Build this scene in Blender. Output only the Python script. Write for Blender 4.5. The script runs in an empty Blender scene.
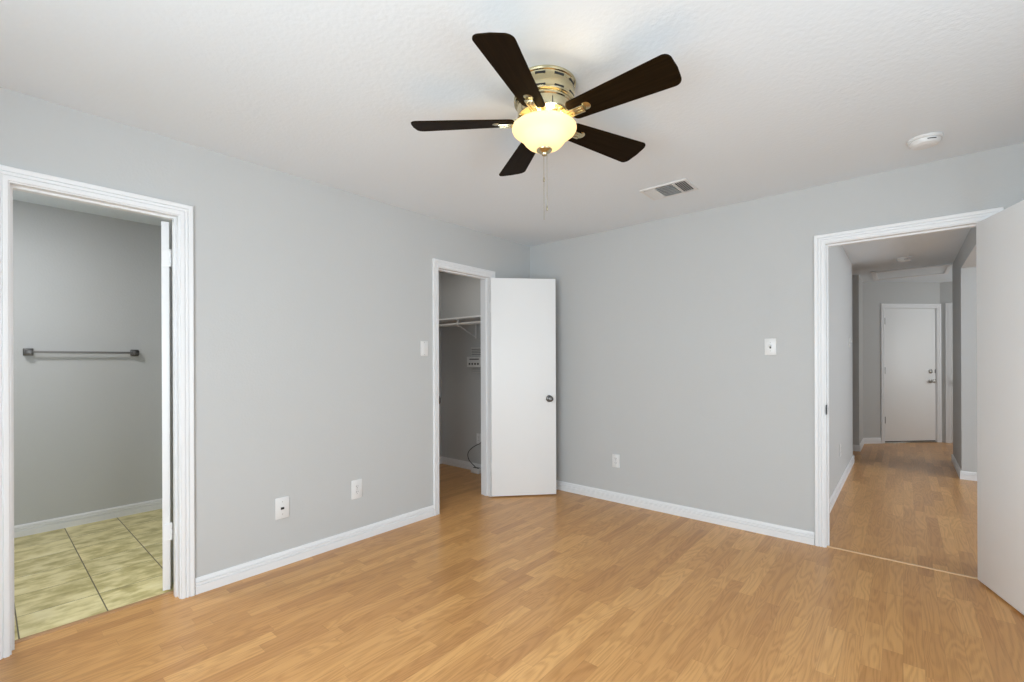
import bpy, bmesh, math, random
from mathutils import Vector, Matrix
random.seed(7)
S = bpy.context.scene
COL = S.collection
PI = math.pi

# ------------------------------------------------------------------ camera
cam = bpy.data.cameras.new('camera')
cam.sensor_width = 36.0
cam.lens = 457.08 / 1024 * 36.0
cam.shift_y = (361.66 - 341) / 1024
cam.clip_start = 0.05
co = bpy.data.objects.new('camera', cam)
COL.objects.link(co)
co.matrix_world = (Matrix.Translation((2.9294, -3.7065, 1.2569)) @ Matrix.Rotation(0.7086, 4, 'Z')
                   @ Matrix.Rotation(PI / 2, 4, 'X') @ Matrix.Rotation(-0.0039, 4, 'Z'))
S.camera = co

# ------------------------------------------------------------------ view, world, daylight
S.view_settings.view_transform = 'Standard'
S.view_settings.look = 'None'
S.view_settings.gamma = 1.0
S.view_settings.use_curve_mapping = False
S.view_settings.exposure = 0.13
S.cycles.use_denoising = True
S.cycles.max_bounces = 14
S.cycles.diffuse_bounces = 8
S.cycles.glossy_bounces = 4
S.cycles.sample_clamp_indirect = 6.0
W = bpy.data.worlds.new('world')
S.world = W
W.use_nodes = True
wn = W.node_tree
bg = wn.nodes['Background']
bg.inputs['Color'].default_value = (0.62, 0.76, 1.0, 1)
bg.inputs['Strength'].default_value = 1.0


def area(name, loc, rot, sx, sy, power, color):
    l = bpy.data.lights.new(name, 'AREA')
    l.shape = 'RECTANGLE'
    l.size, l.size_y = sx, sy
    l.energy = power
    l.color = color
    o = bpy.data.objects.new(name, l)
    COL.objects.link(o)
    o.location = loc
    o.rotation_euler = rot
    return o


DAY = (0.865, 0.95, 1.0)
# daylight through the bedroom windows (behind the camera), the living room and foyer windows, the bathroom window
area('daylight_front', (2.35, -4.80, 1.27), (PI / 2 - 0.22, 0, 0), 2.0, 1.55, 104, DAY)
area('daylight_right', (4.32, -2.75, 1.27), (PI / 2 + 0.30, 0, PI / 2), 1.7, 1.55, 42, DAY)
area('daylight_living', (6.90, 1.70, 1.40), (PI / 2 + 0.55, 0, PI / 2), 2.4, 1.6, 120, (0.89, 0.95, 1.0))
area('daylight_foyer', (5.50, 5.00, 1.50), (PI / 2, 0, PI / 2), 0.9, 1.4, 23, (1.0, 0.985, 0.95))
area('daylight_bathroom', (-1.20, -4.80, 1.75), (PI / 2, 0, 0), 0.7, 0.7, 8, DAY)
area('bathroom_fill_light', (-0.85, -3.80, 2.42), (0, 0, 0), 0.35, 0.35, 15, (0.98, 0.98, 1.0))  # added fill that brightens the bathroom; there is no fixture behind it
area('closet_ceiling_lamp', (-0.75, -0.62, 2.425), (0, 0, 0), 0.25, 0.25, 2.8, (1.0, 0.95, 0.88))

# ------------------------------------------------------------------ materials


class NT:
    def __init__(self, name):
        self.m = bpy.data.materials.new(name)
        self.m.use_nodes = True
        self.t = self.m.node_tree
        self.b = self.t.nodes['Principled BSDF']
        self.out = self.t.nodes['Material Output']

    def n(self, typ, **kw):
        nd = self.t.nodes.new(typ)
        for k, v in kw.items():
            setattr(nd, k, v)
        return nd

    def put(self, sock, v):
        if hasattr(v, 'is_linked') or isinstance(v, bpy.types.NodeSocket):
            self.t.links.new(v, sock)
        else:
            sock.default_value = v

    def math(self, op, a, b=0.0, c=None):
        nd = self.n('ShaderNodeMath', operation=op)
        self.put(nd.inputs[0], a)
        self.put(nd.inputs[1], b)
        if c is not None:
            self.put(nd.inputs[2], c)
        return nd.outputs[0]

    def coord(self):
        tc = self.n('ShaderNodeTexCoord')
        sp = self.n('ShaderNodeSeparateXYZ')
        self.t.links.new(tc.outputs['Object'], sp.inputs[0])
        return tc.outputs['Object'], sp.outputs[0], sp.outputs[1], sp.outputs[2]

    def xyz(self, x, y, z=0.0):
        nd = self.n('ShaderNodeCombineXYZ')
        for s, v in zip(nd.inputs, (x, y, z)):
            self.put(s, v)
        return nd.outputs[0]

    def noise(self, vec, scale=1.0, detail=2.0, rough=0.5, dist=0.0):
        nd = self.n('ShaderNodeTexNoise')
        self.put(nd.inputs['Vector'], vec)
        nd.inputs['Scale'].default_value = scale
        nd.inputs['Detail'].default_value = detail
        nd.inputs['Roughness'].default_value = rough
        nd.inputs['Distortion'].default_value = dist
        return nd.outputs[0]

    def ramp(self, fac, stops):
        nd = self.n('ShaderNodeValToRGB')
        self.put(nd.inputs[0], fac)
        e = nd.color_ramp.elements
        while len(e) < len(stops):
            e.new(0.5)
        for el, (p, c) in zip(e, stops):
            el.position = p
            el.color = (*c, 1) if len(c) == 3 else c
        return nd.outputs[0]

    def mix(self, fac, a, b, mode='MIX'):
        nd = self.n('ShaderNodeMix', data_type='RGBA', blend_type=mode)
        self.put(nd.inputs[0], fac)
        self.put(nd.inputs[6], a if not isinstance(a, tuple) else (*a, 1))
        self.put(nd.inputs[7], b if not isinstance(b, tuple) else (*b, 1))
        return nd.outputs[2]

    def bump(self, h, strength, dist):
        nd = self.n('ShaderNodeBump')
        nd.inputs['Strength'].default_value = strength
        nd.inputs['Distance'].default_value = dist
        self.put(nd.inputs['Height'], h)
        self.t.links.new(nd.outputs[0], self.b.inputs['Normal'])


def plain(name, col, rough=0.5, metal=0.0, spec=0.5):
    k = NT(name)
    k.b.inputs['Base Color'].default_value = (*col, 1)
    k.b.inputs['Roughness'].default_value = rough
    k.b.inputs['Metallic'].default_value = metal
    k.b.inputs['Specular IOR Level'].default_value = spec
    return k


def paint(name, col, rough, scale, strength, dist, spec=0.3):
    """rolled paint: a faint tone drift and a fine relief"""
    k = plain(name, col, rough, 0, spec)
    v, x, y, z = k.coord()
    big = k.noise(v, 1.3, 2.0)
    lo = tuple(c * 0.985 for c in col)
    k.t.links.new(k.mix(big, lo, col), k.b.inputs['Base Color'])
    k.bump(k.noise(v, scale, 3.0, 0.55), strength, dist)
    return k.m


M = {}
M['wall'] = paint('grey_wall_paint', (0.535, 0.541, 0.538), 0.75, 75, 0.25, 0.004)
M['ceiling'] = paint('white_ceiling_paint', (0.77, 0.815, 0.855), 0.85, 48, 0.30, 0.005)
M['trim'] = paint('white_trim_paint', (0.80, 0.805, 0.815), 0.38, 30, 0.04, 0.002, 0.4)
M['door'] = paint('white_door_paint', (0.86, 0.865, 0.865), 0.42, 60, 0.05, 0.002, 0.4)
M['plastic'] = plain('white_plastic', (0.74, 0.74, 0.735), 0.35).m
M['dark'] = plain('dark_recess', (0.02, 0.02, 0.02), 0.7).m
M['grille'] = plain('vent_white_metal', (0.74, 0.74, 0.73), 0.45).m
M['duct'] = plain('grey_duct_metal', (0.10, 0.10, 0.10), 0.6).m
M['nickel'] = plain('brushed_nickel', (0.50, 0.49, 0.47), 0.28, 1.0).m
M['dark_nickel'] = plain('dark_nickel', (0.16, 0.155, 0.15), 0.33, 1.0).m
M['satin'] = plain('satin_grey_metal', (0.24, 0.235, 0.23), 0.6, 0.7).m
M['bronze'] = plain('black_bronze', (0.02, 0.02, 0.02), 0.45, 0.6).m
M['cable'] = plain('dark_grey_cable', (0.05, 0.05, 0.06), 0.5).m
M['brass'] = plain('antique_brass', (0.64, 0.56, 0.36), 0.24, 1.0).m
M['chain'] = plain('fine_metal_chain', (0.40, 0.36, 0.27), 0.35, 1.0).m
M['rod'] = plain('painted_closet_rod', (0.62, 0.61, 0.59), 0.4).m


def wood_floor():
    k = plain('oak_strip_laminate', (0.5, 0.26, 0.1), 0.3, 0, 0.42)
    v, x, y, z = k.coord()
    w = 0.068
    X = k.math('DIVIDE', x, w)
    row = k.math('FLOOR', X)
    fx = k.math('FRACT', X)
    w1 = k.n('ShaderNodeTexWhiteNoise', noise_dimensions='1D')
    k.put(w1.inputs['W'], row)
    off = k.math('MULTIPLY', w1.outputs[0], 9.0)
    Y = k.math('ADD', k.math('DIVIDE', y, 0.52), off)
    # uneven strip lengths
    Y = k.math('ADD', Y, k.math('MULTIPLY', k.math('SINE', k.math('MULTIPLY', Y, 2.4)), 0.22))
    col = k.math('FLOOR', Y)
    fy = k.math('FRACT', Y)
    w2 = k.n('ShaderNodeTexWhiteNoise', noise_dimensions='2D')
    k.put(w2.inputs['Vector'], k.xyz(row, col))
    rnd = w2.outputs[0]
    base = k.ramp(rnd, [(0.0, (0.490, 0.240, 0.082)), (0.25, (0.540, 0.272, 0.093)), (0.6, (0.585, 0.303, 0.106)),
                        (0.85, (0.620, 0.328, 0.117)), (1.0, (0.670, 0.365, 0.134))])
    shift = k.math('MULTIPLY', rnd, 40.0)
    fine = k.noise(k.xyz(k.math('MULTIPLY', x, 210.0), k.math('ADD', k.math('MULTIPLY', y, 6.0), shift), shift), 1.0, 3.0, 0.6)
    body = k.noise(k.xyz(k.math('ADD', k.math('MULTIPLY', x, 13.0), shift), k.math('MULTIPLY', y, 1.5), shift), 1.0, 1.5, 0.45, 0.3)
    ring = k.math('ADD', k.math('MULTIPLY', k.math('SINE', k.math('MULTIPLY', body, 75.0)), 0.5), 0.5)
    g = k.math('ADD', k.math('MULTIPLY', fine, 0.75), k.math('MULTIPLY', ring, 0.25))
    tint = k.ramp(g, [(0.25, (0.79, 0.745, 0.68)), (0.55, (1.0, 1.0, 1.0)), (0.8, (1.07, 1.08, 1.09))])
    c = k.mix(1.0, base, tint, 'MULTIPLY')
    ex = k.math('MINIMUM', fx, k.math('SUBTRACT', 1.0, fx))
    ey = k.math('MULTIPLY', k.math('MINIMUM', fy, k.math('SUBTRACT', 1.0, fy)), 7.6)
    seam = k.math('LESS_THAN', k.math('MINIMUM', ex, ey), 0.012)
    c = k.mix(k.math('MULTIPLY', seam, 0.30), c, (0.20, 0.09, 0.035))
    k.t.links.new(c, k.b.inputs['Base Color'])
    k.put(k.b.inputs['Roughness'], k.math('ADD', 0.25, k.math('MULTIPLY', fine, 0.10)))
    k.bump(k.math('SUBTRACT', fine, k.math('MULTIPLY', seam, 0.8)), 0.05, 0.002)
    return k.m


M['floor'] = wood_floor()


def tile_floor():
    k = plain('olive_stone_tile', (0.5, 0.45, 0.26), 0.4, 0, 0.4)
    v, x, y, z = k.coord()
    p = 0.3065
    X = k.math('DIVIDE', k.math('ADD', x, 0.41), p)
    Y = k.math('DIVIDE', k.math('ADD', y, 3.283), p)
    fx, fy = k.math('FRACT', X), k.math('FRACT', Y)
    w2 = k.n('ShaderNodeTexWhiteNoise', noise_dimensions='2D')
    k.put(w2.inputs['Vector'], k.xyz(k.math('FLOOR', X), k.math('FLOOR', Y)))
    sh = k.math('MULTIPLY', w2.outputs[0], 30.0)
    vein = k.noise(k.xyz(k.math('ADD', k.math('MULTIPLY', x, 15.0), sh), k.math('MULTIPLY', y, 4.5), sh), 1.0, 5.0, 0.62, 0.6)
    cloud = k.noise(k.xyz(k.math('ADD', x, sh), y, sh), 9.0, 3.0)
    f = k.math('ADD', k.math('MULTIPLY', vein, 0.55), k.math('MULTIPLY', cloud, 0.45))
    c = k.ramp(f, [(0.30, (0.33, 0.27, 0.11)), (0.43, (0.53, 0.455, 0.20)), (0.54, (0.75, 0.655, 0.345)), (0.70, (0.88, 0.80, 0.50))])
    tone = k.math('ADD', 0.92, k.math('MULTIPLY', w2.outputs[0], 0.16))
    c = k.mix(1.0, c, k.xyz(tone, tone, tone), 'MULTIPLY')
    ex = k.math('MINIMUM', fx, k.math('SUBTRACT', 1.0, fx))
    ey = k.math('MINIMUM', fy, k.math('SUBTRACT', 1.0, fy))
    gr = k.math('MAXIMUM', k.math('LESS_THAN', ey, 0.009), k.math('LESS_THAN', ex, 0.0055))
    c = k.mix(gr, c, (0.13, 0.11, 0.065))
    k.t.links.new(c, k.b.inputs['Base Color'])
    k.bump(k.math('SUBTRACT', vein, k.math('MULTIPLY', gr, 1.5)), 0.12, 0.003)
    return k.m


M['tile'] = tile_floor()


def blade_wood():
    k = plain('espresso_wood', (0.02, 0.01, 0.004), 0.5, 0, 0.03)
    v, x, y, z = k.coord()
    g = k.noise(k.xyz(k.math('MULTIPLY', x, 4.0), k.math('MULTIPLY', y, 90.0), 0.0), 1.0, 3.0)
    k.t.links.new(k.ramp(g, [(0.3, (0.009, 0.0048, 0.0018)), (0.7, (0.017, 0.0095, 0.0036))]), k.b.inputs['Base Color'])
    return k.m


M['blade'] = blade_wood()


def lit_glass():
    """frosted lamp glass, lit from inside by its bulbs"""
    k = NT('frosted_lamp_glass')
    t = k.t
    d = k.n('ShaderNodeBsdfDiffuse')
    d.inputs['Color'].default_value = (0.9, 0.82, 0.62, 1)
    tr = k.n('ShaderNodeBsdfTranslucent')
    tr.inputs['Color'].default_value = (0.70, 0.58, 0.37, 1)
    m1 = k.n('ShaderNodeMixShader')
    m1.inputs[0].default_value = 0.6
    t.links.new(d.outputs[0], m1.inputs[1])
    t.links.new(tr.outputs[0], m1.inputs[2])
    e = k.n('ShaderNodeEmission')
    e.inputs['Color'].default_value = (1.0, 0.80, 0.45, 1)
    e.inputs['Strength'].default_value = 0.48
    a = k.n('ShaderNodeAddShader')
    t.links.new(m1.outputs[0], a.inputs[0])
    t.links.new(e.outputs[0], a.inputs[1])
    t.links.new(a.outputs[0], k.out.inputs['Surface'])
    return k.m


M['bowl'] = lit_glass()
kb = NT('lit_bulb')
kb.b.inputs['Emission Color'].default_value = (1.0, 0.80, 0.5, 1)
kb.b.inputs['Emission Strength'].default_value = 6.0
M['bulb'] = kb.m


def pane_glass():
    k = NT('window_glass')
    tr = k.n('ShaderNodeBsdfTransparent')
    tr.inputs[0].default_value = (0.97, 0.98, 0.98, 1)
    gl = k.n('ShaderNodeBsdfGlossy')
    gl.inputs['Roughness'].default_value = 0.02
    m = k.n('ShaderNodeMixShader')
    m.inputs[0].default_value = 0.05
    k.t.links.new(tr.outputs[0], m.inputs[1])
    k.t.links.new(gl.outputs[0], m.inputs[2])
    k.t.links.new(m.outputs[0], k.out.inputs['Surface'])
    return k.m


M['pane'] = pane_glass()

# ------------------------------------------------------------------ mesh helpers


def add_box(bm, x0, x1, y0, y1, z0, z1, bevel=0.0, seg=2, xf=None):
    x0, x1 = min(x0, x1), max(x0, x1)
    y0, y1 = min(y0, y1), max(y0, y1)
    z0, z1 = min(z0, z1), max(z0, z1)
    vs = [bm.verts.new((x, y, z)) for x in (x0, x1) for y in (y0, y1) for z in (z0, z1)]
    f = [(0, 1, 3, 2), (4, 6, 7, 5), (0, 4, 5, 1), (2, 3, 7, 6), (0, 2, 6, 4), (1, 5, 7, 3)]
    fs = [bm.faces.new([vs[i] for i in q]) for q in f]
    if bevel > 0:
        es = list({e for q in fs for e in q.edges})
        r = bmesh.ops.bevel(bm, geom=es, offset=bevel, segments=seg, affect='EDGES', profile=0.5)
        vs = list({v for q in r['faces'] for v in q.verts} | {v for v in vs if v.is_valid})
    if xf is not None:
        for v in vs:
            v.co = xf @ v.co
    return vs


def add_prism(bm, pts, z0, z1, xf=None):
    """polygon pts (x, y) extruded from z0 to z1"""
    a = [bm.verts.new((x, y, z0)) for x, y in pts]
    b = [bm.verts.new((x, y, z1)) for x, y in pts]
    n = len(pts)
    bm.faces.new(a[::-1])
    bm.faces.new(b)
    for i in range(n):
        j = (i + 1) % n
        bm.faces.new((a[i], a[j], b[j], b[i]))
    if xf is not None:
        for v in a + b:
            v.co = xf @ v.co


def add_lathe(bm, prof, seg=48, xf=None):
    """prof: (r, z) from one end to the other, turned about Z"""
    rings = []
    vs = []
    for r, z in prof:
        if r < 1e-6:
            v = bm.verts.new((0, 0, z))
            rings.append([v])
            vs.append(v)
        else:
            ring = [bm.verts.new((r * math.cos(2 * PI * i / seg), r * math.sin(2 * PI * i / seg), z)) for i in range(seg)]
            rings.append(ring)
            vs += ring
    for a, b in zip(rings, rings[1:]):
        for i in range(seg):
            j = (i + 1) % seg
            if len(a) == 1 and len(b) == 1:
                continue
            if len(a) == 1:
                bm.faces.new((a[0], b[i], b[j]))
            elif len(b) == 1:
                bm.faces.new((a[i], a[j], b[0]))
            else:
                bm.faces.new((a[i], a[j], b[j], b[i]))
    if xf is not None:
        for v in vs:
            v.co = xf @ v.co


def add_tube(bm, pts, r, seg=10):
    pts = [Vector(p) for p in pts]
    rings = []
    up0 = None
    for i, p in enumerate(pts):
        d = (pts[min(i + 1, len(pts) - 1)] - pts[max(i - 1, 0)]).normalized()
        up = up0 if up0 is not None else (Vector((0, 0, 1)) if abs(d.z) < 0.9 else Vector((1, 0, 0)))
        a = d.cross(up).normalized()
        b = a.cross(d).normalized()
        up0 = b
        rings.append([bm.verts.new(p + r * (math.cos(2 * PI * k / seg) * a + math.sin(2 * PI * k / seg) * b)) for k in range(seg)])
    for A, B in zip(rings, rings[1:]):
        for k in range(seg):
            j = (k + 1) % seg
            bm.faces.new((A[k], A[j], B[j], B[k]))
    bm.faces.new(rings[0][::-1])
    bm.faces.new(rings[-1])


def link(name, bm, mat, parent=None, smooth=35):
    bmesh.ops.recalc_face_normals(bm, faces=bm.faces[:])
    me = bpy.data.meshes.new(name)
    bm.to_mesh(me)
    bm.free()
    me.materials.append(M[mat] if isinstance(mat, str) else mat)
    if smooth:
        for p in me.polygons:
            p.use_smooth = True
        me.set_sharp_from_angle(angle=math.radians(smooth))
    o = bpy.data.objects.new(name, me)
    COL.objects.link(o)
    if parent is not None:
        o.parent = parent
    return o


def tag(o, label=None, cat=None, group=None, kind=None):
    for k, v in (('label', label), ('category', cat), ('group', group), ('kind', kind)):
        if v:
            o[k] = v
    return o


def empty(name, loc, rot=(0, 0, 0), **kw):
    o = bpy.data.objects.new(name, None)
    o.empty_display_size = 0.1
    COL.objects.link(o)
    o.location = loc
    o.rotation_euler = rot
    return tag(o, **kw)


def boxes(name, mat, parent, *bs, bevel=0.0):
    bm = bmesh.new()
    for b in bs:
        add_box(bm, *b, bevel=bevel)
    return link(name, bm, mat, parent, 35 if bevel else 0)


def struct(name, mat, label, cat, *bs):
    return tag(boxes(name, mat, None, *bs), label, cat, None, 'structure')


H = 2.44
T = 0.115
# openings in the bedroom walls
BA0, BA1 = -3.617, -3.013        # bathroom doorway, y on the left wall
CL0, CL1 = -1.222, -0.607        # closet doorway, y on the left wall
MN0, MN1 = 2.532, 3.288          # hall doorway, x on the back wall
DH = 2.040                       # jamb height
FY, RX = -4.55, 4.05             # front and right wall faces of the bedroom

# ------------------------------------------------------------------ floors and ceilings
bm = bmesh.new()
add_box(bm, -0.115, RX + 0.15, FY - 0.15, 0.0, -0.06, 0)      # bedroom
add_box(bm, -1.55, -0.115, -1.9, 0.15, -0.06, 0)              # closet
tag(link('floor', bm, 'floor', None, 0), 'honey oak strip laminate floor of the bedroom and closet', 'floor', None, 'structure')
struct('floor_hall', 'floor', 'honey oak laminate floor running down the hallway to the far door', 'floor',
       (1.0, 7.0, 0.0, 7.5, -0.06, 0))
struct('floor_bathroom', 'tile', 'olive stone tile floor seen through the left doorway', 'floor',
       (-2.1, -0.125, FY - 0.15, -1.9, -0.06, 0))
struct('ceiling', 'ceiling', 'white textured ceiling over the bedroom', 'ceiling', (-T, RX + 0.15, FY - 0.15, 0.115, H, H + 0.1))
struct('ceiling_bathroom', 'ceiling', 'white ceiling of the bathroom behind the left doorway', 'ceiling', (-2.1, -T, FY - 0.15, -1.9, H, H + 0.1))
struct('ceiling_closet', 'ceiling', 'white ceiling inside the closet', 'ceiling', (-1.55, -T, -1.9, 0.15, H, H + 0.1))
struct('ceiling_hall', 'ceiling', 'white ceiling of the hallway beyond the open door', 'ceiling', (1.0, 7.0, 0.115, 7.5, H, H + 0.1))

# ------------------------------------------------------------------ walls
g = 0.02
struct('wall_left', 'wall', 'grey painted left wall with the bathroom and closet doorways', 'wall',
       (-T, 0, FY - 0.15, BA0 - g, 0, H), (-T, 0, BA0 - g, BA1 + g, DH + g, H), (-T, 0, BA1 + g, CL0 - g, 0, H),
       (-T, 0, CL0 - g, CL1 + g, DH + g, H), (-T, 0, CL1 + g, 0.0, 0, H))
struct('wall_back', 'wall', 'grey painted back wall with the hallway doorway', 'wall',
       (-T, MN0 - g, 0, T, 0, H), (MN0 - g, MN1 + g, 0, T, DH + g, H), (MN1 + g, RX + 0.15, 0, T, 0, H))
W1 = (1.35, 3.35, 0.45, 2.10)     # front window: x0 x1 z0 z1
W2 = (-3.60, -1.90, 0.45, 2.10)   # right window: y0 y1 z0 z1
W3 = (0.50, 2.90, 0.60, 2.20)     # living room window
W4 = (-1.55, -0.85, 1.40, 2.10)   # bathroom window
struct('wall_front', 'wall', 'grey wall behind the camera with the bedroom window', 'wall',
       (0, W1[0], FY - T, FY, 0, H), (W1[1], RX, FY - T, FY, 0, H), (W1[0], W1[1], FY - T, FY, 0, W1[2]), (W1[0], W1[1], FY - T, FY, W1[3], H))
struct('wall_right', 'wall', 'grey right wall of the bedroom with a window', 'wall',
       (RX, RX + T, FY - T, W2[0], 0, H), (RX, RX + T, W2[1], 0, 0, H), (RX, RX + T, W2[0], W2[1], 0, W2[2]), (RX, RX + T, W2[0], W2[1], W2[3], H))
BX = -1.95
struct('wall_bathroom_far', 'wall', 'grey bathroom wall holding the towel bar', 'wall', (BX - T, BX, FY - T, -1.9, 0, H))
struct('wall_bathroom_side', 'wall', 'grey partition between bathroom and closet', 'wall', (BX, -T, -2.0, -1.9, 0, H))
struct('wall_bathroom_front', 'wall', 'grey bathroom end wall with a small window', 'wall',
       (BX, W4[0], FY - T, FY, 0, H), (W4[1], -T, FY - T, FY, 0, H), (W4[0], W4[1], FY - T, FY, 0, W4[2]), (W4[0], W4[1], FY - T, FY, W4[3], H))
CX, CY = -1.42, 0.03
struct('wall_closet_far', 'wall', 'grey far wall inside the closet', 'wall', (CX - T, CX, -1.9, CY + T, 0, H))
struct('wall_closet_side', 'wall', 'grey closet wall carrying the shelf and rod', 'wall', (CX, -T, CY, CY + T, 0, H))
HL, HR = 2.450, 3.390
struct('wall_hall_left', 'wall', 'grey left wall of the hallway just past the doorway', 'wall', (HL - T, HL, T, 3.30, 0, H))
struct('wall_hall_corner', 'wall', 'grey wall stub on the left past the side passage in the hallway', 'wall', (1.3, HL + 0.01, 4.20, 4.98, 0, H))
struct('wall_passage', 'wall', 'grey walls of the side passage left of the hallway', 'wall', (1.2, 1.3, 3.2, 4.3, 0, H), (1.3, HL - T, 3.2, 3.3, 0, H))
bm = bmesh.new()
add_box(bm, -0.6, 1.264, 0, T, 0, H)
AW = empty('wall_hall_far', (2.46, 4.97, 0), (0, 0, PI / 4), label='grey angled wall at the end of the hallway around the far door', cat='wall', kind='structure')
FD0, FD1 = 0.352, 1.200           # far door opening along the angled wall
boxes('wall_panel', 'wall', AW, (-0.3, FD0 - g, 0, T, 0, H), (FD1 + g, 1.27, 0, T, 0, H), (FD0 - g, FD1 + g, 0, T, DH + g + 0.01, H))
bm.free()
SD0, SD1 = 3.475, 4.235           # side door opening beside the angled wall
struct('wall_foyer_far', 'wall', 'grey wall right of the angled wall at the hallway end', 'wall',
       (3.34, SD0 - g, 5.86, 5.86 + T, 0, H), (SD1 + g, 5.4, 5.86, 5.86 + T, 0, H), (SD0 - g, SD1 + g, 5.86, 5.86 + T, DH + g + 0.02, H))
W5 = (4.55, 5.45, 0.80, 2.20)     # foyer window
struct('wall_foyer_right', 'wall', 'grey right wall of the foyer with a tall window', 'wall',
       (5.3, 5.4, 4.05, W5[0], 0, H), (5.3, 5.4, W5[1], 5.975, 0, H), (5.3, 5.4, W5[0], W5[1], 0, W5[2]), (5.3, 5.4, W5[0], W5[1], W5[3], H))
struct('wall_hall_right', 'wall', 'grey wall stub on the right of the hallway with the wide opening header', 'wall',
       (HR, HR + T, 3.04, 4.15, 0, H), (HR, HR + T, 0.30, 3.04, 2.222, H), (HR, HR + T, T, 0.30, 0, H))
struct('wall_living_far', 'wall', 'grey wall closing the living room beyond the hallway opening', 'wall', (HR + T, 6.6, 4.05, 4.15, 0, H))
struct('wall_living_right', 'wall', 'grey living room wall with a wide window', 'wall',
       (6.6, 6.7, T, W3[0], 0, H), (6.6, 6.7, W3[1], 4.15, 0, H), (6.6, 6.7, W3[0], W3[1], 0, W3[2]), (6.6, 6.7, W3[0], W3[1], W3[3], H))
struct('wall_living_near', 'wall', 'grey near wall of the living room', 'wall', (RX + 0.15, 6.7, 0, T, 0, H))

# ------------------------------------------------------------------ windows (behind the camera and in the next rooms)


def window(name, label, xf, w, z0, z1):
    """local x along the wall from 0 to w, local y from the room face (0) outwards (T)"""
    o = empty(name, (0, 0, 0), label=label, cat='window', kind='structure')
    o.matrix_world = xf
    d0, d1 = 0.045, 0.085
    boxes('window_frame', 'trim', o, (0, 0.05, d0, d1, z0, z1), (w - 0.05, w, d0, d1, z0, z1), (0.05, w - 0.05, d0, d1, z0, z0 + 0.05),
          (0.05, w - 0.05, d0, d1, z1 - 0.05, z1))
    boxes('meeting_rail', 'trim', o, (0.05, w - 0.05, d0, d1, (z0 + z1) / 2 - 0.02, (z0 + z1) / 2 + 0.02))
    boxes('pane', 'pane', o, (0.05, w - 0.05, 0.064, 0.068, z0 + 0.05, z1 - 0.05))
    boxes('window_sill', 'trim', o, (-0.04, w + 0.04, -0.03, 0.0, z0 - 0.03, z0))
    return o


window('window_1', 'white framed window in the wall behind the camera', Matrix.Translation((W1[1], FY, 0)) @ Matrix.Rotation(PI, 4, 'Z'), W1[1] - W1[0], W1[2], W1[3])
window('window_2', 'white framed window in the right bedroom wall', Matrix.Translation((RX, W2[1], 0)) @ Matrix.Rotation(-PI / 2, 4, 'Z'), W2[1] - W2[0], W2[2], W2[3])
window('window_3', 'wide white framed living room window', Matrix.Translation((6.6, W3[1], 0)) @ Matrix.Rotation(-PI / 2, 4, 'Z'), W3[1] - W3[0], W3[2], W3[3])
window('window_5', 'tall white framed foyer window', Matrix.Translation((5.3, W5[1], 0)) @ Matrix.Rotation(-PI / 2, 4, 'Z'), W5[1] - W5[0], W5[2], W5[3])
window('window_4', 'small white framed bathroom window', Matrix.Translation((W4[1], FY, 0)) @ Matrix.Rotation(PI, 4, 'Z'), W4[1] - W4[0], W4[2], W4[3])

# ------------------------------------------------------------------ door frames: casings, jambs, stops
CASING = [(0.0, 0.0), (0.0, 0.009), (0.004, 0.011), (0.016, 0.0125), (0.0175, 0.0065), (0.0205, 0.0065), (0.022, 0.0125), (0.031, 0.0145), (0.0325, 0.0085), (0.0355, 0.0085), (0.037, 0.015),
          (0.052, 0.018), (0.056, 0.018), (0.0575, 0.0165), (0.0575, 0.0)]


def sweep_frame(bm, prof, a0, a1, zt, xf, closed=False):
    """three-sided mitred frame round an opening a0..a1, top zt; prof = (u outward from the opening, d out of the wall)"""
    rows = []
    for u, d in prof:
        rows.append([bm.verts.new(xf @ Vector(p)) for p in ((a0 - u, d, 0), (a0 - u, d, zt + u), (a1 + u, d, zt + u), (a1 + u, d, 0))])
    n = len(rows)
    for i in range(n if closed else n - 1):
        A, B = rows[i], rows[(i + 1) % n]
        for k in range(3):
            bm.faces.new((A[k], A[k + 1], B[k + 1], B[k]))
    bm.faces.new([r[0] for r in rows])
    bm.faces.new([r[3] for r in rows][::-1])


def door_frame(name, label, xf, a0, a1, zt, stop, both=True, strike=None):
    """xf maps (along, out of the room face, up); the wall lies at local y from -T to 0"""
    o = empty(name, (0, 0, 0), label=label, cat='door frame', kind='structure')
    bm = bmesh.new()
    sweep_frame(bm, [(0.006 + u, d) for u, d in CASING], a0, a1, zt, xf)
    link('casing', bm, 'trim', o, 50)
    if both:
        bm = bmesh.new()
        sweep_frame(bm, [(0.006 + u, -T - d) for u, d in CASING], a0, a1, zt, xf)
        link('casing', bm, 'trim', o, 50)
    bm = bmesh.new()
    sweep_frame(bm, [(0, 0.0005), (0, -T - 0.0005), (0.0195, -T - 0.0005), (0.0195, 0.0005)], a0, a1, zt, xf, True)
    link('jamb', bm, 'trim', o, 0)
    bm = bmesh.new()
    s0, s1 = stop
    sweep_frame(bm, [(0, s0), (-0.010, s0), (-0.010, s1), (0, s1)], a0, a1, zt, xf, True)
    link('door_stop', bm, 'trim', o, 0)
    if strike:
        a, sgn, d, z, mat = strike
        bm = bmesh.new()
        add_box(bm, a, a + sgn * 0.0025, d - 0.022, d + 0.022, z - 0.032, z + 0.032)
        add_box(bm, a, a + sgn * 0.004, d + 0.012, d + 0.028, z - 0.022, z + 0.022, 0.0015)
        for v in bm.verts:
            v.co = xf @ v.co
        tag(link('strike_plate', bm, mat, o, 0), 'dark metal strike plate')
    return o


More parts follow.
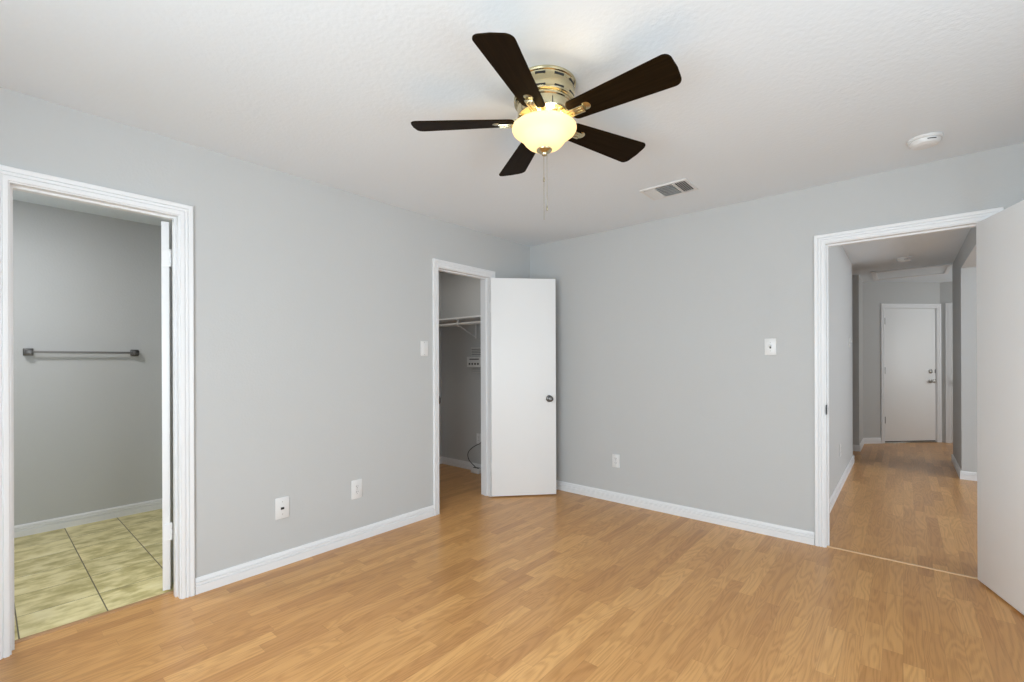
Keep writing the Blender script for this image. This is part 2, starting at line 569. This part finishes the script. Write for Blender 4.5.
XL = Matrix(((0, 1, 0, 0), (1, 0, 0, 0), (0, 0, 1, 0), (0, 0, 0, 1)))         # along = y, out = +x
XB = Matrix(((1, 0, 0, 0), (0, -1, 0, 0), (0, 0, 1, 0), (0, 0, 0, 1)))        # along = x, out = -y
door_frame('trim_1', 'white door casing and jamb of the bathroom doorway at far left', XL, BA0, BA1, DH, (-0.074, -0.040))
door_frame('trim_2', 'white door casing and jamb of the closet doorway', XL, CL0, CL1, DH, (-0.075, -0.041), strike=(CL0, 1, -0.012, 0.94, 'bronze'))
door_frame('trim_3', 'white door casing and jamb of the hallway doorway', XB, MN0, MN1, DH, (-0.075, -0.041), strike=(MN0, 1, -0.008, 0.925, 'bronze'))
XA = AW.matrix_basis @ XB
XA = Matrix.Translation((2.46, 4.97, 0)) @ Matrix.Rotation(PI / 4, 4, 'Z') @ XB
door_frame('trim_4', 'white door casing round the far door at the hallway end', XA, FD0, FD1, DH + 0.01, (-0.085, -0.050), both=False)
XF = Matrix.Translation((0, 5.86, 0)) @ XB
door_frame('trim_5', 'white casing of the narrow doorway right of the far hallway door', XF, SD0, SD1, DH + 0.02, (-0.085, -0.050), both=False)

# ------------------------------------------------------------------ baseboards
BASE = [(0, 0), (0.0145, 0), (0.0145, 0.043), (0.0140, 0.043), (0.0060, 0.0445), (0.0060, 0.0495), (0.0125, 0.051), (0.0125, 0.0615), (0.0045, 0.063), (0.0045, 0.068), (0.0095, 0.0695), (0.009, 0.078), (0.005, 0.085), (0, 0.086)]


def baseboard(name, label, *runs):
    """runs: (start, end, outward normal) on the floor"""
    bm = bmesh.new()
    for p, q, n in runs:
        p, q, n = Vector((*p, 0)), Vector((*q, 0)), Vector((*n, 0)).normalized()
        A = [bm.verts.new(p + n * d + Vector((0, 0, z))) for d, z in BASE]
        B = [bm.verts.new(q + n * d + Vector((0, 0, z))) for d, z in BASE]
        k = len(A)
        for i in range(k):
            j = (i + 1) % k
            bm.faces.new((A[i], A[j], B[j], B[i]))
        bm.faces.new(A)
        bm.faces.new(B[::-1])
    tag(link(name, bm, 'trim', None, 30), label, 'baseboard', None, 'structure')


cw = 0.068
baseboard('baseboard_left', 'white ridged baseboard along the left bedroom wall',
          ((0, BA1 + cw), (0, CL0 - cw), (1, 0)), ((0, CL1 + cw), (0, 0), (1, 0)), ((0, FY), (0, BA0 - cw), (1, 0)))
baseboard('baseboard_back', 'white ridged baseboard along the back bedroom wall', ((0, 0), (MN0 - cw, 0), (0, -1)), ((MN1 + cw, 0), (RX, 0), (0, -1)))
baseboard('baseboard_right', 'white baseboard along the right bedroom wall', ((RX, FY), (RX, 0), (-1, 0)))
baseboard('baseboard_front', 'white baseboard along the wall behind the camera', ((0, FY), (RX, FY), (0, 1)))
baseboard('baseboard_bathroom', 'white ridged baseboard at the foot of the bathroom wall', ((BX, FY), (BX, -2.0), (1, 0)))
baseboard('baseboard_closet', 'white ridged baseboard inside the closet', ((CX, CY), (-T, CY), (0, -1)), ((CX, -1.9), (CX, CY), (1, 0)))
baseboard('baseboard_hall_left', 'white baseboard along the left side of the hallway',
          ((HL, T), (HL, 3.314), (1, 0)), ((HL + 0.014, 3.30), (1.3, 3.30), (0, 1)))
baseboard('baseboard_hall_corner', 'white baseboard round the wall stub past the side passage',
          ((1.3, 4.20), (HL + 0.024, 4.20), (0, -1)), ((HL + 0.01, 4.186), (HL + 0.01, 4.98), (1, 0)))
s2 = math.sqrt(0.5)


def aw(s, d=0.0):
    return (2.46 + s * s2 + d * s2, 4.97 + s * s2 - d * s2)


baseboard('baseboard_hall_far', 'white baseboard on the angled far wall beside the far door', (aw(0), aw(FD0 - cw), (1, -1)), (aw(FD1 + cw), aw(1.262), (1, -1)))
baseboard('baseboard_foyer', 'white baseboard along the foyer wall right of the narrow doorway', ((SD1 + cw, 5.86), (5.3, 5.86), (0, -1)))
baseboard('baseboard_hall_right', 'white baseboard round the wall stub on the right of the hallway',
          ((HR, 3.026), (HR, 4.164), (-1, 0)), ((HR - 0.014, 3.04), (HR + T + 0.014, 3.04), (0, -1)), ((HR + T, 3.026), (HR + T, 4.05), (1, 0)),
          ((HR - 0.014, 4.15), (5.3, 4.15), (0, 1)))

# ------------------------------------------------------------------ threshold strips
bm = bmesh.new()
add_prism(bm, [(-0.128, 0.0), (-0.098, 0.0), (-0.100, 0.004), (-0.110, 0.007), (-0.124, 0.007)], -BA1, -BA0,
          Matrix(((1, 0, 0, 0), (0, 0, -1, 0), (0, 1, 0, 0), (0, 0, 0, 1))))
kr = plain('brown_wood_strip', (0.40, 0.215, 0.09), 0.4)
tag(link('trim_6', bm, kr.m, None, 0), 'wooden reducer strip between bedroom laminate and bathroom tile', 'threshold', None, 'structure')
kk = plain('pale_oak_strip', (0.66, 0.44, 0.24), 0.35)
bm = bmesh.new()
add_prism(bm, [(-0.009, 0), (0.009, 0), (0.006, 0.005), (-0.006, 0.005)], MN0, MN1, Matrix(((0, 0, 1, 0), (1, 0, 0, 0.02), (0, 1, 0, 0), (0, 0, 0, 1))))
tag(link('trim_7', bm, kk.m, None, 0), 'thin pale strip joining the laminate at the hallway doorway', 'threshold', None, 'structure')

# ------------------------------------------------------------------ doors


def knob_bm(bm, xf, r=0.027):
    add_lathe(bm, [(0, 0), (0.032, 0), (0.032, 0.004), (0.027, 0.009), (0.013, 0.011), (0.011, 0.030), (0.017, 0.036), (r * 0.93, 0.043), (r, 0.052),
                   (r * 0.96, 0.060), (r * 0.7, 0.066), (0.006, 0.068), (0, 0.066)], 28, xf)


def hinge(door, z, mat, leaf_dirs):
    bm = bmesh.new()
    for k in range(3):
        z0 = z - 0.044 + k * 0.0300
        add_lathe(bm, [(0, z0), (0.0055, z0), (0.0062, z0 + 0.001), (0.0062, z0 + 0.027), (0.0055, z0 + 0.028), (0, z0 + 0.028)], 14)
    add_lathe(bm, [(0, z + 0.045), (0.004, z + 0.045), (0.005, z + 0.048), (0.003, z + 0.052), (0, z + 0.053)], 12)
    for (x0, x1, y0, y1) in leaf_dirs:
        add_box(bm, x0, x1, y0, y1, z - 0.044, z + 0.044)
    return link('hinge', bm, mat, door, 40)


def door(name, label, pivot, rot, slab, zr, hinges, hm='door', knobs=(), leaf=(), extra=None):
    """slab = (x0, x1, y0, y1) about the hinge pin"""
    o = empty(name, (*pivot, 0), (0, 0, rot), label=label, cat='door', kind='structure')
    bm = bmesh.new()
    add_box(bm, *slab, zr[0], zr[1], bevel=0.0018, seg=2)
    link('door_panel', bm, 'door', o, 40)
    for z in hinges:
        hinge(o, z, hm, leaf)
    for xf, mat, lab in knobs:
        bm = bmesh.new()
        knob_bm(bm, xf)
        tag(link('door_knob', bm, mat, o, 40), lab)
    return o


RYP = Matrix.Rotation(PI / 2, 4, 'Y')     # local z -> +x
RYM = Matrix.Rotation(-PI / 2, 4, 'Y')    # local z -> -x
RXP = Matrix.Rotation(PI / 2, 4, 'X')     # local z -> -y
RXM = Matrix.Rotation(-PI / 2, 4, 'X')    # local z -> +y
TR = Matrix.Translation
DZ = (0.012, 2.032)
# bathroom door: swings into the bathroom, seen edge-on
door('door_1', 'white bathroom door swung into the bathroom, seen edge-on at left', (-0.130, BA1 - 0.006), math.radians(-111),
     (0.006, 0.041, -0.601, -0.003), DZ, (1.83, 0.33),
     knobs=((TR((0.041, -0.541, 0.92)) @ RYP, 'nickel', 'nickel knob'), (TR((0.006, -0.541, 0.92)) @ RYM, 'nickel', 'nickel knob')),
     leaf=((0.002, 0.036, -0.003, -0.0012), (-0.0012, 0.034, 0.0, 0.004)))
# closet door: swings into the bedroom, almost against the back wall
door('door_2', 'white flush closet door standing open against the room corner', (0.006, CL1 + 0.003), math.radians(138),
     (-0.041, -0.006, -0.612, -0.003), DZ, (1.76, 0.28),
     knobs=((TR((-0.041, -0.548, 0.91)) @ RYM, 'dark_nickel', 'dark nickel knob'), (TR((-0.006, -0.548, 0.91)) @ RYP @ Matrix.Scale(0.8, 4, (0, 0, 1)), 'dark_nickel', 'dark nickel knob')),
     leaf=((-0.036, -0.002, -0.003, -0.0012),))
# bedroom door to the hall: swings into the bedroom, cut by the right picture edge
door('door_3', 'white bedroom door standing open at the right edge, by the hallway', (MN1 - 0.007, -0.006), math.radians(108.5),
     (-0.744, -0.003, 0.006, 0.041), DZ, (1.83, 1.05, 0.25),
     knobs=((TR((-0.679, 0.041, 0.92)) @ RXM, 'nickel', 'nickel knob'), (TR((-0.679, 0.006, 0.92)) @ RXP, 'nickel', 'nickel knob')),
     leaf=((-0.003, -0.0012, 0.002, 0.036),))
# far door: angled wall, closed
D4 = empty('door_4', (2.46, 4.97, 0), (0, 0, PI / 4), label='white flush door with knob and deadbolt at the hallway end', cat='door', kind='structure')
bm = bmesh.new()
add_box(bm, FD0 + 0.003, FD1 - 0.003, 0.012, 0.050, 0.028, DH + 0.007, bevel=0.0018)
link('door_panel', bm, 'door', D4, 40)
boxes('weather_strip', 'dark', D4, (FD0 + 0.003, FD1 - 0.003, 0.020, 0.045, 0.016, 0.028))
tag(D4.children[-1], 'black weather strip under the door')
boxes('door_sill', 'nickel', D4, (FD0, FD1, -0.004, 0.10, 0.0, 0.016), bevel=0.002)
for z in (1.85, 1.10, 0.35):
    bm = bmesh.new()
    add_lathe(bm, [(0, -0.05), (0.007, -0.05), (0.007, 0.05), (0, 0.05)], 14, TR((FD0 + 0.002, 0.004, z)))
    add_box(bm, FD0 + 0.002, FD0 + 0.022, 0.009, 0.013, z - 0.05, z + 0.05)
    link('hinge', bm, 'dark_nickel', D4, 40)
bm = bmesh.new()
knob_bm(bm, TR((FD1 - 0.085, 0.012, 0.935)) @ RXP, 0.029)
tag(link('door_knob', bm, 'nickel', D4, 40), 'nickel knob')
bm = bmesh.new()
add_lathe(bm, [(0, 0), (0.034, 0), (0.034, 0.006), (0.026, 0.014), (0.012, 0.016), (0, 0.016)], 28, TR((FD1 - 0.085, 0.012, 1.085)) @ RXP)
add_box(bm, FD1 - 0.089, FD1 - 0.081, -0.022, -0.003, 1.065, 1.105, 0.002)
tag(link('deadbolt', bm, 'nickel', D4, 40), 'nickel deadbolt turn')
for zz in (0.935, 1.085):
    tag(boxes('latch_plate', 'dark_nickel', D4, (FD1 - 0.016, FD1 - 0.0035, 0.0095, 0.0125, zz - 0.028, zz + 0.028)), 'dark latch plate')
# narrow side door
D5 = empty('door_5', (0, 5.86, 0), label='white door in the narrow doorway right of the far hallway door', cat='door', kind='structure')
bm = bmesh.new()
add_box(bm, SD0 + 0.003, SD1 - 0.003, 0.012, 0.048, 0.012, DH + 0.017, bevel=0.0018)
link('door_panel', bm, 'door', D5, 40)
bm = bmesh.new()
knob_bm(bm, TR((SD0 + 0.062, 0.012, 0.925)) @ RXP)
tag(link('door_knob', bm, 'dark_nickel', D5, 40), 'dark knob')

# ------------------------------------------------------------------ ceiling fan
FCX, FCY, BZ, BR = 1.765, -2.130, 2.281, 0.563
FAN = empty('ceiling_fan', (FCX, FCY, H), label='five-blade brass ceiling fan with dark blades and a lit glass bowl', cat='ceiling fan')


def fz(z):
    return z - H


def fan_lathe(name, mat, prof, seg=64, parent=FAN, ang=35):
    bm = bmesh.new()
    add_lathe(bm, [(r, fz(z)) for r, z in prof], seg)
    return link(name, bm, mat, parent, ang)


fan_lathe('canopy', 'brass', [(0, H - 0.0005), (0.134, H - 0.0005), (0.136, 2.434), (0.134, 2.428), (0.129, 2.425), (0.127, 2.418), (0.127, 2.412), (0.1285, 2.409), (0.1285, 2.376),
                              (0.127, 2.372), (0.127, 2.366), (0.1295, 2.362), (0.128, 2.357), (0.122, 2.353), (0, 2.353)])
for k in range(10):
    a = 2 * PI * k / 10 + 0.2
    for z0, z1, rr in ((2.4125, 2.4205, 0.127), (2.3655, 2.3715, 0.127)):
        bm = bmesh.new()
        add_box(bm, rr - 0.006, rr + 0.0012, -0.021, 0.021, fz(z0), fz(z1), xf=Matrix.Rotation(a, 4, 'Z'))
        tag(link('vent_slot', bm, 'dark', FAN, 0), 'dark vent slot')
fan_lathe('motor_drum', 'brass', [(0, 2.356), (0.117, 2.356), (0.119, 2.350), (0.118, 2.344), (0.114, 2.340), (0.113, 2.306), (0.110, 2.300), (0.096, 2.296), (0, 2.296)])
for k in range(10):
    bm = bmesh.new()
    add_box(bm, 0.1105, 0.1136, -0.002, 0.002, fz(2.304), fz(2.338), xf=Matrix.Rotation(2 * PI * k / 10, 4, 'Z'))
    tag(link('drum_seam', bm, 'dark', FAN, 0), 'dark seam')
fan_lathe('light_fitter', 'brass', [(0, 2.298), (0.060, 2.298), (0.062, 2.292), (0.058, 2.284), (0.058, 2.262), (0.064, 2.257), (0.064, 2.250), (0.050, 2.246), (0, 2.246)])
BOWL = [(0.118, 2.262), (0.130, 2.2605), (0.1365, 2.255), (0.1375, 2.248), (0.134, 2.240), (0.124, 2.232), (0.111, 2.224), (0.100, 2.214), (0.092, 2.203), (0.083, 2.190),
        (0.070, 2.178), (0.054, 2.169), (0.038, 2.165), (0.012, 2.163)]
inner = [(max(r - 0.004, 0.008), z + 0.003) for r, z in BOWL[::-1]]
fan_lathe('light_bowl', 'bowl', BOWL + inner, 64)
tag(FAN.children[-1], 'cream frosted glass bowl, lit')
fan_lathe('finial', 'brass', [(0, 2.168), (0.030, 2.1655), (0.034, 2.162), (0.033, 2.158), (0.024, 2.152), (0.016, 2.149), (0.013, 2.145), (0.011, 2.139), (0.006, 2.136), (0, 2.135)], 32)
fan_lathe('lamp_stem', 'brass', [(0, 2.248), (0.006, 2.248), (0.006, 2.165), (0, 2.165)], 16)
for k, a in enumerate((0.35 + PI * 0.72, 0.35 - PI * 0.28)):
    dx, dy = 0.062 * math.cos(a), 0.062 * math.sin(a)
    bm = bmesh.new()
    add_lathe(bm, [(0, -0.024), (0.012, -0.021), (0.019, -0.012), (0.021, 0.0), (0.018, 0.012), (0.011, 0.022), (0.010, 0.034), (0, 0.034)], 20, TR((dx * 0.75, dy * 0.75, fz(2.225))))
    tag(link('bulb', bm, 'bulb', FAN, 60), 'glowing bulb inside the bowl')
    L = bpy.data.lights.new('fan_bulb_light', 'POINT')
    L.energy = 2.3
    L.color = (1.0, 0.84, 0.58)
    L.shadow_soft_size = 0.022
    lo = bpy.data.objects.new('fan_bulb_light', L)
    COL.objects.link(lo)
    lo.parent = FAN
    lo.location = (dx, dy, fz(2.259))

# blade outline along +x, rounded corners
pts = []


def arc(cx, cy, r, a0, a1, n=6):
    return [(cx + r * math.cos(a0 + (a1 - a0) * i / n), cy + r * math.sin(a0 + (a1 - a0) * i / n)) for i in range(n + 1)]


def blade_outline():
    r0, r1, w0, w1, c0, c1 = 0.128, BR + 0.004, 0.051, 0.076, 0.020, 0.028
    p = arc(r1 - c1 - 0.002, w1 - c1, c1, PI / 2, 0.12) + [(r1 + 0.002, 0.0)] + arc(r1 - c1 - 0.002, -w1 + c1, c1, -0.12, -PI / 2)
    p += arc(r0 + c0, -w0 + c0, c0, -PI / 2, -PI) + arc(r0 + c0, w0 - c0, c0, PI, PI / 2)
    return p


PITCH = Matrix.Rotation(math.radians(-13.5), 4, 'X')
for k in range(5):
    ang = math.radians(217.2 + 72 * k)
    R = Matrix.Rotation(ang, 4, 'Z')
    bm = bmesh.new()
    add_prism(bm, blade_outline(), -0.003, 0.003)
    es = [e for e in bm.edges if abs(e.verts[0].co.z - e.verts[1].co.z) < 1e-6 and len(e.link_faces) == 2]
    bmesh.ops.bevel(bm, geom=es, offset=0.0012, segments=1, affect='EDGES')
    bl = link('blade', bm, 'blade', FAN, 40)
    bl.matrix_local = TR((0, 0, fz(BZ))) @ R @ PITCH
    bm = bmesh.new()
    # iron: arm from the drum, then a ribbed bar under the blade
    add_box(bm, 0.085, 0.135, -0.016, 0.016, -0.004, 0.012, 0.003)
    add_box(bm, 0.120, 0.196, -0.019, 0.019, -0.015, -0.003, 0.004)
    add_box(bm, 0.125, 0.190, -0.011, -0.004, -0.018, -0.014, 0.0015)
    add_box(bm, 0.125, 0.190, 0.004, 0.011, -0.018, -0.014, 0.0015)
    link('blade_iron', bm, 'brass', bl, 35)
    bm = bmesh.new()
    add_lathe(bm, [(0, -0.0045), (0.018, -0.0045), (0.020, -0.0035), (0.020, -0.003), (0, -0.003)], 24, TR((0.203, 0, 0)))
    link('blade_medallion', bm, 'brass', bl, 35)
for (dx, dy, z0, z1, lab) in ((0.004, -0.009, 2.142, 1.860, 'long pull chain'), (0.011, 0.004, 2.150, 1.912, 'shorter pull chain')):
    bm = bmesh.new()
    add_tube(bm, [(dx, dy, fz(z0)), (dx, dy, fz((z0 + z1) / 2)), (dx, dy, fz(z1))], 0.0011, 6)
    ch = tag(link('pull_chain', bm, 'chain', FAN, 60), lab)
    bm = bmesh.new()
    zf = z1 if z1 > 1.9 else 2.033
    add_lathe(bm, [(0, fz(zf) + 0.012), (0.002, fz(zf) + 0.010), (0.0042, fz(zf)), (0.0042, fz(zf) - 0.010), (0, fz(zf) - 0.013)], 12, TR((dx, dy, 0)))
    link('chain_fob', bm, 'chain', ch, 60)

# ------------------------------------------------------------------ ceiling register and smoke detectors
VN = empty('air_vent', (1.703, -0.607, H), (0, 0, 0.0), label='white louvred air vent in the ceiling beside the fan', cat='air vent')
vw, vd = 0.160, 0.118
fx, fy = 0.142, 0.098
bm = bmesh.new()
for (x0, x1, y0, y1) in ((-vw, -fx, -vd, vd), (fx, vw, -vd, vd), (-fx, fx, -vd, -fy), (-fx, fx, fy, vd)):
    add_box(bm, x0, x1, y0, y1, -0.008, -0.0004)
for xd in (-0.066, 0.062):
    add_box(bm, xd - 0.005, xd + 0.005, -fy, fy, -0.009, -0.0004)
link('vent_frame', bm, 'grille', VN, 0)
boxes('duct_opening', 'duct', VN, (-fx, fx, -fy, fy, -0.0016, -0.0004))
for k in range(7):
    y = -fy + 0.014 + k * (2 * fy - 0.028) / 6
    bm = bmesh.new()
    add_box(bm, -0.062, 0.058, -0.0115, 0.0115, -0.0006, 0.0006, xf=TR((0, y, -0.009)) @ Matrix.Rotation(math.radians(38), 4, 'X'))
    link('louvre', bm, 'grille', VN, 0)
for x0, x1, sg in ((-fx + 0.008, -0.072, -1), (0.068, fx - 0.004, 1)):
    n = 5
    for k in range(n):
        x = x0 + (k + 0.5) * (x1 - x0) / n
        bm = bmesh.new()
        add_box(bm, -0.0105, 0.0105, -fy, fy, -0.0006, 0.0006, xf=TR((x, 0, -0.009)) @ Matrix.Rotation(math.radians(40) * sg, 4, 'Y'))
        link('louvre', bm, 'grille', VN, 0)


def detector(name, label, x, y, r, rot):
    o = empty(name, (x, y, H), (0, 0, rot), label=label, cat='smoke detector')
    bm = bmesh.new()
    add_lathe(bm, [(0, -0.0004), (r, -0.0004), (r, -0.010), (r * 0.97, -0.013), (r * 0.9, -0.014), (0, -0.014)], 48)
    link('base_ring', bm, 'plastic', o, 30)
    bm = bmesh.new()
    add_lathe(bm, [(r * 0.86, -0.012), (r * 0.90, -0.016), (r * 0.88, -0.026), (r * 0.78, -0.036), (r * 0.60, -0.041), (r * 0.57, -0.0405), (r * 0.54, -0.042), (0, -0.044)], 48)
    link('body', bm, 'plastic', o, 30)
    bm = bmesh.new()
    for k in range(4):
        add_box(bm, r * 0.80, r * 0.905, -0.0065, 0.0065, -0.0265, -0.0225, xf=Matrix.Rotation(0.10 + k * 0.13, 4, 'Z'))
    tag(link('sensor_slot', bm, 'dark', o, 0), 'dark sensor slot')
    return o


detector('smoke_detector', 'round white smoke detector on the bedroom ceiling above the hallway door', 3.018, -0.412, 0.073, math.radians(-82))
detector('smoke_detector', 'small white smoke detector on the hallway ceiling', 2.935, 3.27, 0.072, math.radians(-90))

# attic hatch in the hall ceiling
AH = empty('attic_hatch', (3.0, 4.45, H), label='white trimmed attic hatch in the hallway ceiling', cat='attic hatch')
boxes('hatch_panel', 'ceiling', AH, (-0.345, 0.345, -0.33, 0.33, -0.006, -0.0004))
bm = bmesh.new()
for b in ((-0.40, 0.39, -0.39, -0.33), (-0.40, 0.39, 0.33, 0.39), (-0.40, -0.345, -0.33, 0.33), (0.345, 0.39, -0.33, 0.33)):
    add_box(bm, *b, -0.018, -0.0004, 0.002)
link('hatch_trim', bm, 'trim', AH, 35)

# ------------------------------------------------------------------ wall plates


def plate(name, label, cat, loc, rot, kind, w=0.074, h=0.120, group=None):
    """built facing -y at the wall face, then turned"""
    o = empty(name, loc, (0, 0, rot), label=label, cat=cat, group=group)
    bm = bmesh.new()
    add_box(bm, -w / 2, w / 2, -0.007, -0.0003, -h / 2, h / 2, 0.0035, 2)
    link('cover_plate', bm, 'plastic', o, 40)
    if kind == 'toggle':
        bm = bmesh.new()
        add_box(bm, -0.0055, 0.0055, -0.0076, -0.0068, -0.0125, 0.0125)
        tag(link('toggle_slot', bm, 'duct', o, 0), 'dark slot round the toggle')
        bm = bmesh.new()
        add_box(bm, -0.0042, 0.0042, -0.018, 0.0, -0.005, 0.005, 0.0015, xf=TR((0, -0.006, 0.003)) @ Matrix.Rotation(math.radians(-28), 4, 'X'))
        link('toggle', bm, 'plastic', o, 40)
        screws = (-0.030, 0.030)
    elif kind == 'rocker':
        bm = bmesh.new()
        add_box(bm, -0.0165, 0.0165, -0.0095, -0.0068, -0.033, 0.033, 0.001, xf=Matrix.Rotation(math.radians(1.5), 4, 'X'))
        link('rocker', bm, 'plastic', o, 40)
        screws = (-0.048, 0.048)
    elif kind == 'outlet':
        for z in (-0.0195, 0.0195):
            bm = bmesh.new()
            add_prism(bm, [(x, max(-0.0142, min(0.0142, y))) for x, y in arc(0, 0, 0.0172, 0, 2 * PI - 0.2, 30)], 0, 0.0022, TR((0, -0.0068, z)) @ RXP)
            rc = link('receptacle', bm, 'plastic', o, 40)
            bm = bmesh.new()
            add_box(bm, -0.0078, -0.0052, -0.0094, -0.0088, z - 0.002, z + 0.008)
            add_box(bm, 0.0052, 0.0078, -0.0094, -0.0088, z - 0.001, z + 0.007)
            add_lathe(bm, [(0, 0), (0.0026, 0), (0.0026, 0.0006), (0, 0.0006)], 14, TR((0, -0.0088, z - 0.0075)) @ RXP)
            tag(link('socket_slots', bm, 'duct', rc, 0), 'dark prong slots')
        screws = (0.0,)
    elif kind == 'jack':
        boxes('data_jack', 'dark', o, (-0.010, 0.010, -0.0085, -0.0068, -0.0095, 0.0045))
        tag(o.children[-1], 'dark data jack')
        screws = (-0.038, 0.038)
    else:
        screws = (-0.042, 0.042)
    for z in screws:
        bm = bmesh.new()
        add_lathe(bm, [(0, 0), (0.0035, 0), (0.0030, 0.0010), (0, 0.0014)], 14, TR((0, -0.0068, z)) @ RXP)
        link('screw', bm, 'nickel', o, 40)
    return o


LW = PI / 2            # facing +x
plate('wall_plate', 'white plate with a dark data jack, low on the left wall nearer the bathroom', 'wall plate', (0, -2.485, 0.357), LW, 'jack', 0.084, 0.132)
plate('power_outlet', 'white duplex power outlet low on the left wall, nearer the closet door', 'power outlet', (0, -1.977, 0.364), LW, 'outlet', 0.084, 0.132)
plate('light_switch', 'white light switch on the left wall just beside the closet casing', 'light switch', (0, -1.376, 1.365), LW, 'rocker')
plate('light_switch', 'white light switch on the back wall beside the hallway door casing', 'light switch', (2.202, 0, 1.357), 0, 'toggle', 0.076, 0.121)
plate('power_outlet', 'white duplex power outlet low on the back wall right of the closet door', 'power outlet', (0.974, 0, 0.367), 0, 'outlet')
plate('light_switch', 'small white light switch on the hallway left wall', 'light switch', (HL, 2.835, 1.46), LW, 'toggle')
plate('power_outlet', 'white power outlet low on the hallway left wall', 'power outlet', (HL, 1.81, 0.374), LW, 'outlet')
plate('power_outlet', 'white power outlet inside the closet, low behind the cable', 'power outlet', (-0.775, CY, 0.375), 0, 'outlet')

# ------------------------------------------------------------------ towel bar
TBZ = 1.342
TB = empty('towel_bar', (BX, -3.165, TBZ), label='dark nickel towel bar with square posts on the bathroom wall', cat='towel bar')
for sy in (-0.305, 0.305):
    bm = bmesh.new()
    add_box(bm, 0.0003, 0.010, sy - 0.027, sy + 0.027, -0.027, 0.027, 0.003)
    add_box(bm, 0.008, 0.062, sy - 0.021, sy + 0.021, -0.019, 0.019, 0.004)
    link('post', bm, 'dark_nickel', TB, 40)
bm = bmesh.new()
add_box(bm, 0.041, 0.053, -0.300, 0.300, -0.008, 0.008, 0.002)
link('bar', bm, 'satin', TB, 40)

# ------------------------------------------------------------------ closet fittings
SH = tag(boxes('closet_shelf', 'trim', None, (CX + 0.001, -0.125, -0.283, CY - 0.001, 1.728, 1.747), bevel=0.002),
         'white shelf board high inside the closet', 'shelf')
bm = bmesh.new()
add_tube(bm, [(CX + 0.002, -0.262, 1.672), (-0.7, -0.262, 1.672), (-0.127, -0.262, 1.672)], 0.016, 20)
tag(link('clothes_rod', bm, 'rod', None, 60), 'round pale clothes rod under the closet shelf', 'clothes rod')
BK = empty('rod_bracket', (-0.800, CY, 1.60), label='white metal bracket holding shelf and rod in the closet', cat='bracket')
bm = bmesh.new()
add_box(bm, -0.012, 0.012, -0.024, -0.0205, -0.075, 0.126)
add_box(bm, -0.012, 0.012, -0.300, -0.021, 0.1225, 0.1272)
link('bracket_plate', bm, 'plastic', BK, 0)
bm = bmesh.new()
add_tube(bm, [(0, -0.026, -0.06), (0, -0.272, 0.052)], 0.007, 10)
link('brace', bm, 'plastic', BK, 40)
bm = bmesh.new()
hook = [(0.0, -0.292 + 0.021 * math.cos(a) + 0.0, 0.072 + 0.021 * math.sin(a)) for a in [PI * 0.55 + i * PI * 1.1 / 10 for i in range(11)]]
hook = [(x, y + 0.0, z) for x, y, z in hook]
add_tube(bm, [(0, -0.298, 0.123)] + hook + [(0, -0.280, 0.052)], 0.006, 8)
link('rod_hook', bm, 'plastic', BK, 40)
# wall device under the bracket
DV = empty('wall_device', (-0.790, CY, 1.31), label='white wall device with louvres and dark ports under the closet shelf', cat='wall device')
bm = bmesh.new()
add_box(bm, -0.085, 0.115, -0.030, -0.0004, 0.010, 0.115, 0.004)
link('upper_housing', bm, 'rod', DV, 40)
bm = bmesh.new()
add_box(bm, -0.105, 0.125, -0.075, -0.0004, -0.115, 0.005, 0.005)
link('front_box', bm, 'plastic', DV, 40)
for z in (0.030, 0.050, 0.070, 0.090):
    tag(boxes('louvre_slot', 'duct', DV, (-0.070, 0.100, -0.0315, -0.0295, z - 0.003, z + 0.003)), 'dark louvre slot')
for x in (-0.06, -0.015, 0.03, 0.075):
    tag(boxes('port', 'duct', DV, (x - 0.013, x + 0.013, -0.0765, -0.0745, -0.088, -0.066)), 'dark port')
tag(boxes('port', 'duct', DV, (-0.06, 0.09, -0.0765, -0.0745, -0.030, -0.018)), 'dark port')
for z in (-0.135, -0.155, -0.175):
    boxes('fin', 'rod', DV, (-0.075, 0.105, -0.020, -0.0004, z - 0.006, z + 0.006), bevel=0.002)
# adaptor box on the closet floor and its cable
AB = empty('adaptor_box', (-0.745, -0.045, 0), label='small white adaptor box on the closet floor at the baseboard', cat='adaptor')
bm = bmesh.new()
add_box(bm, -0.062, 0.062, -0.034, 0.034, 0.0005, 0.055, 0.006)
link('housing', bm, 'plastic', AB, 40)
for x in (-0.03, 0.0, 0.03):
    tag(boxes('plug', 'duct', AB, (x - 0.009, x + 0.009, -0.015, 0.015, 0.0545, 0.062), bevel=0.002), 'dark plug')
bm = bmesh.new()
cp = [(-0.700, -0.012, 0.345), (-0.730, -0.016, 0.325), (-0.785, -0.018, 0.300), (-0.850, -0.016, 0.262), (-0.905, -0.012, 0.215), (-0.925, -0.006, 0.165), (-0.905, -0.004, 0.115), (-0.850, -0.010, 0.082),
      (-0.790, -0.030, 0.068), (-0.765, -0.045, 0.064)]
cps = []
for i in range(len(cp) - 1):
    p0, p1, p2, p3 = (Vector(cp[max(0, min(len(cp) - 1, j))]) for j in (i - 1, i, i + 1, i + 2))
    for s in range(6):
        t = s / 6
        cps.append(0.5 * ((2 * p1) + (p2 - p0) * t + (2 * p0 - 5 * p1 + 4 * p2 - p3) * t * t + (3 * p1 - p0 - 3 * p2 + p3) * t ** 3))
cps.append(Vector(cp[-1]))
add_tube(bm, cps, 0.0042, 8)
tag(link('power_cable', bm, 'cable', None, 60), 'dark cable drooping from the closet outlet to the floor box', 'cable')
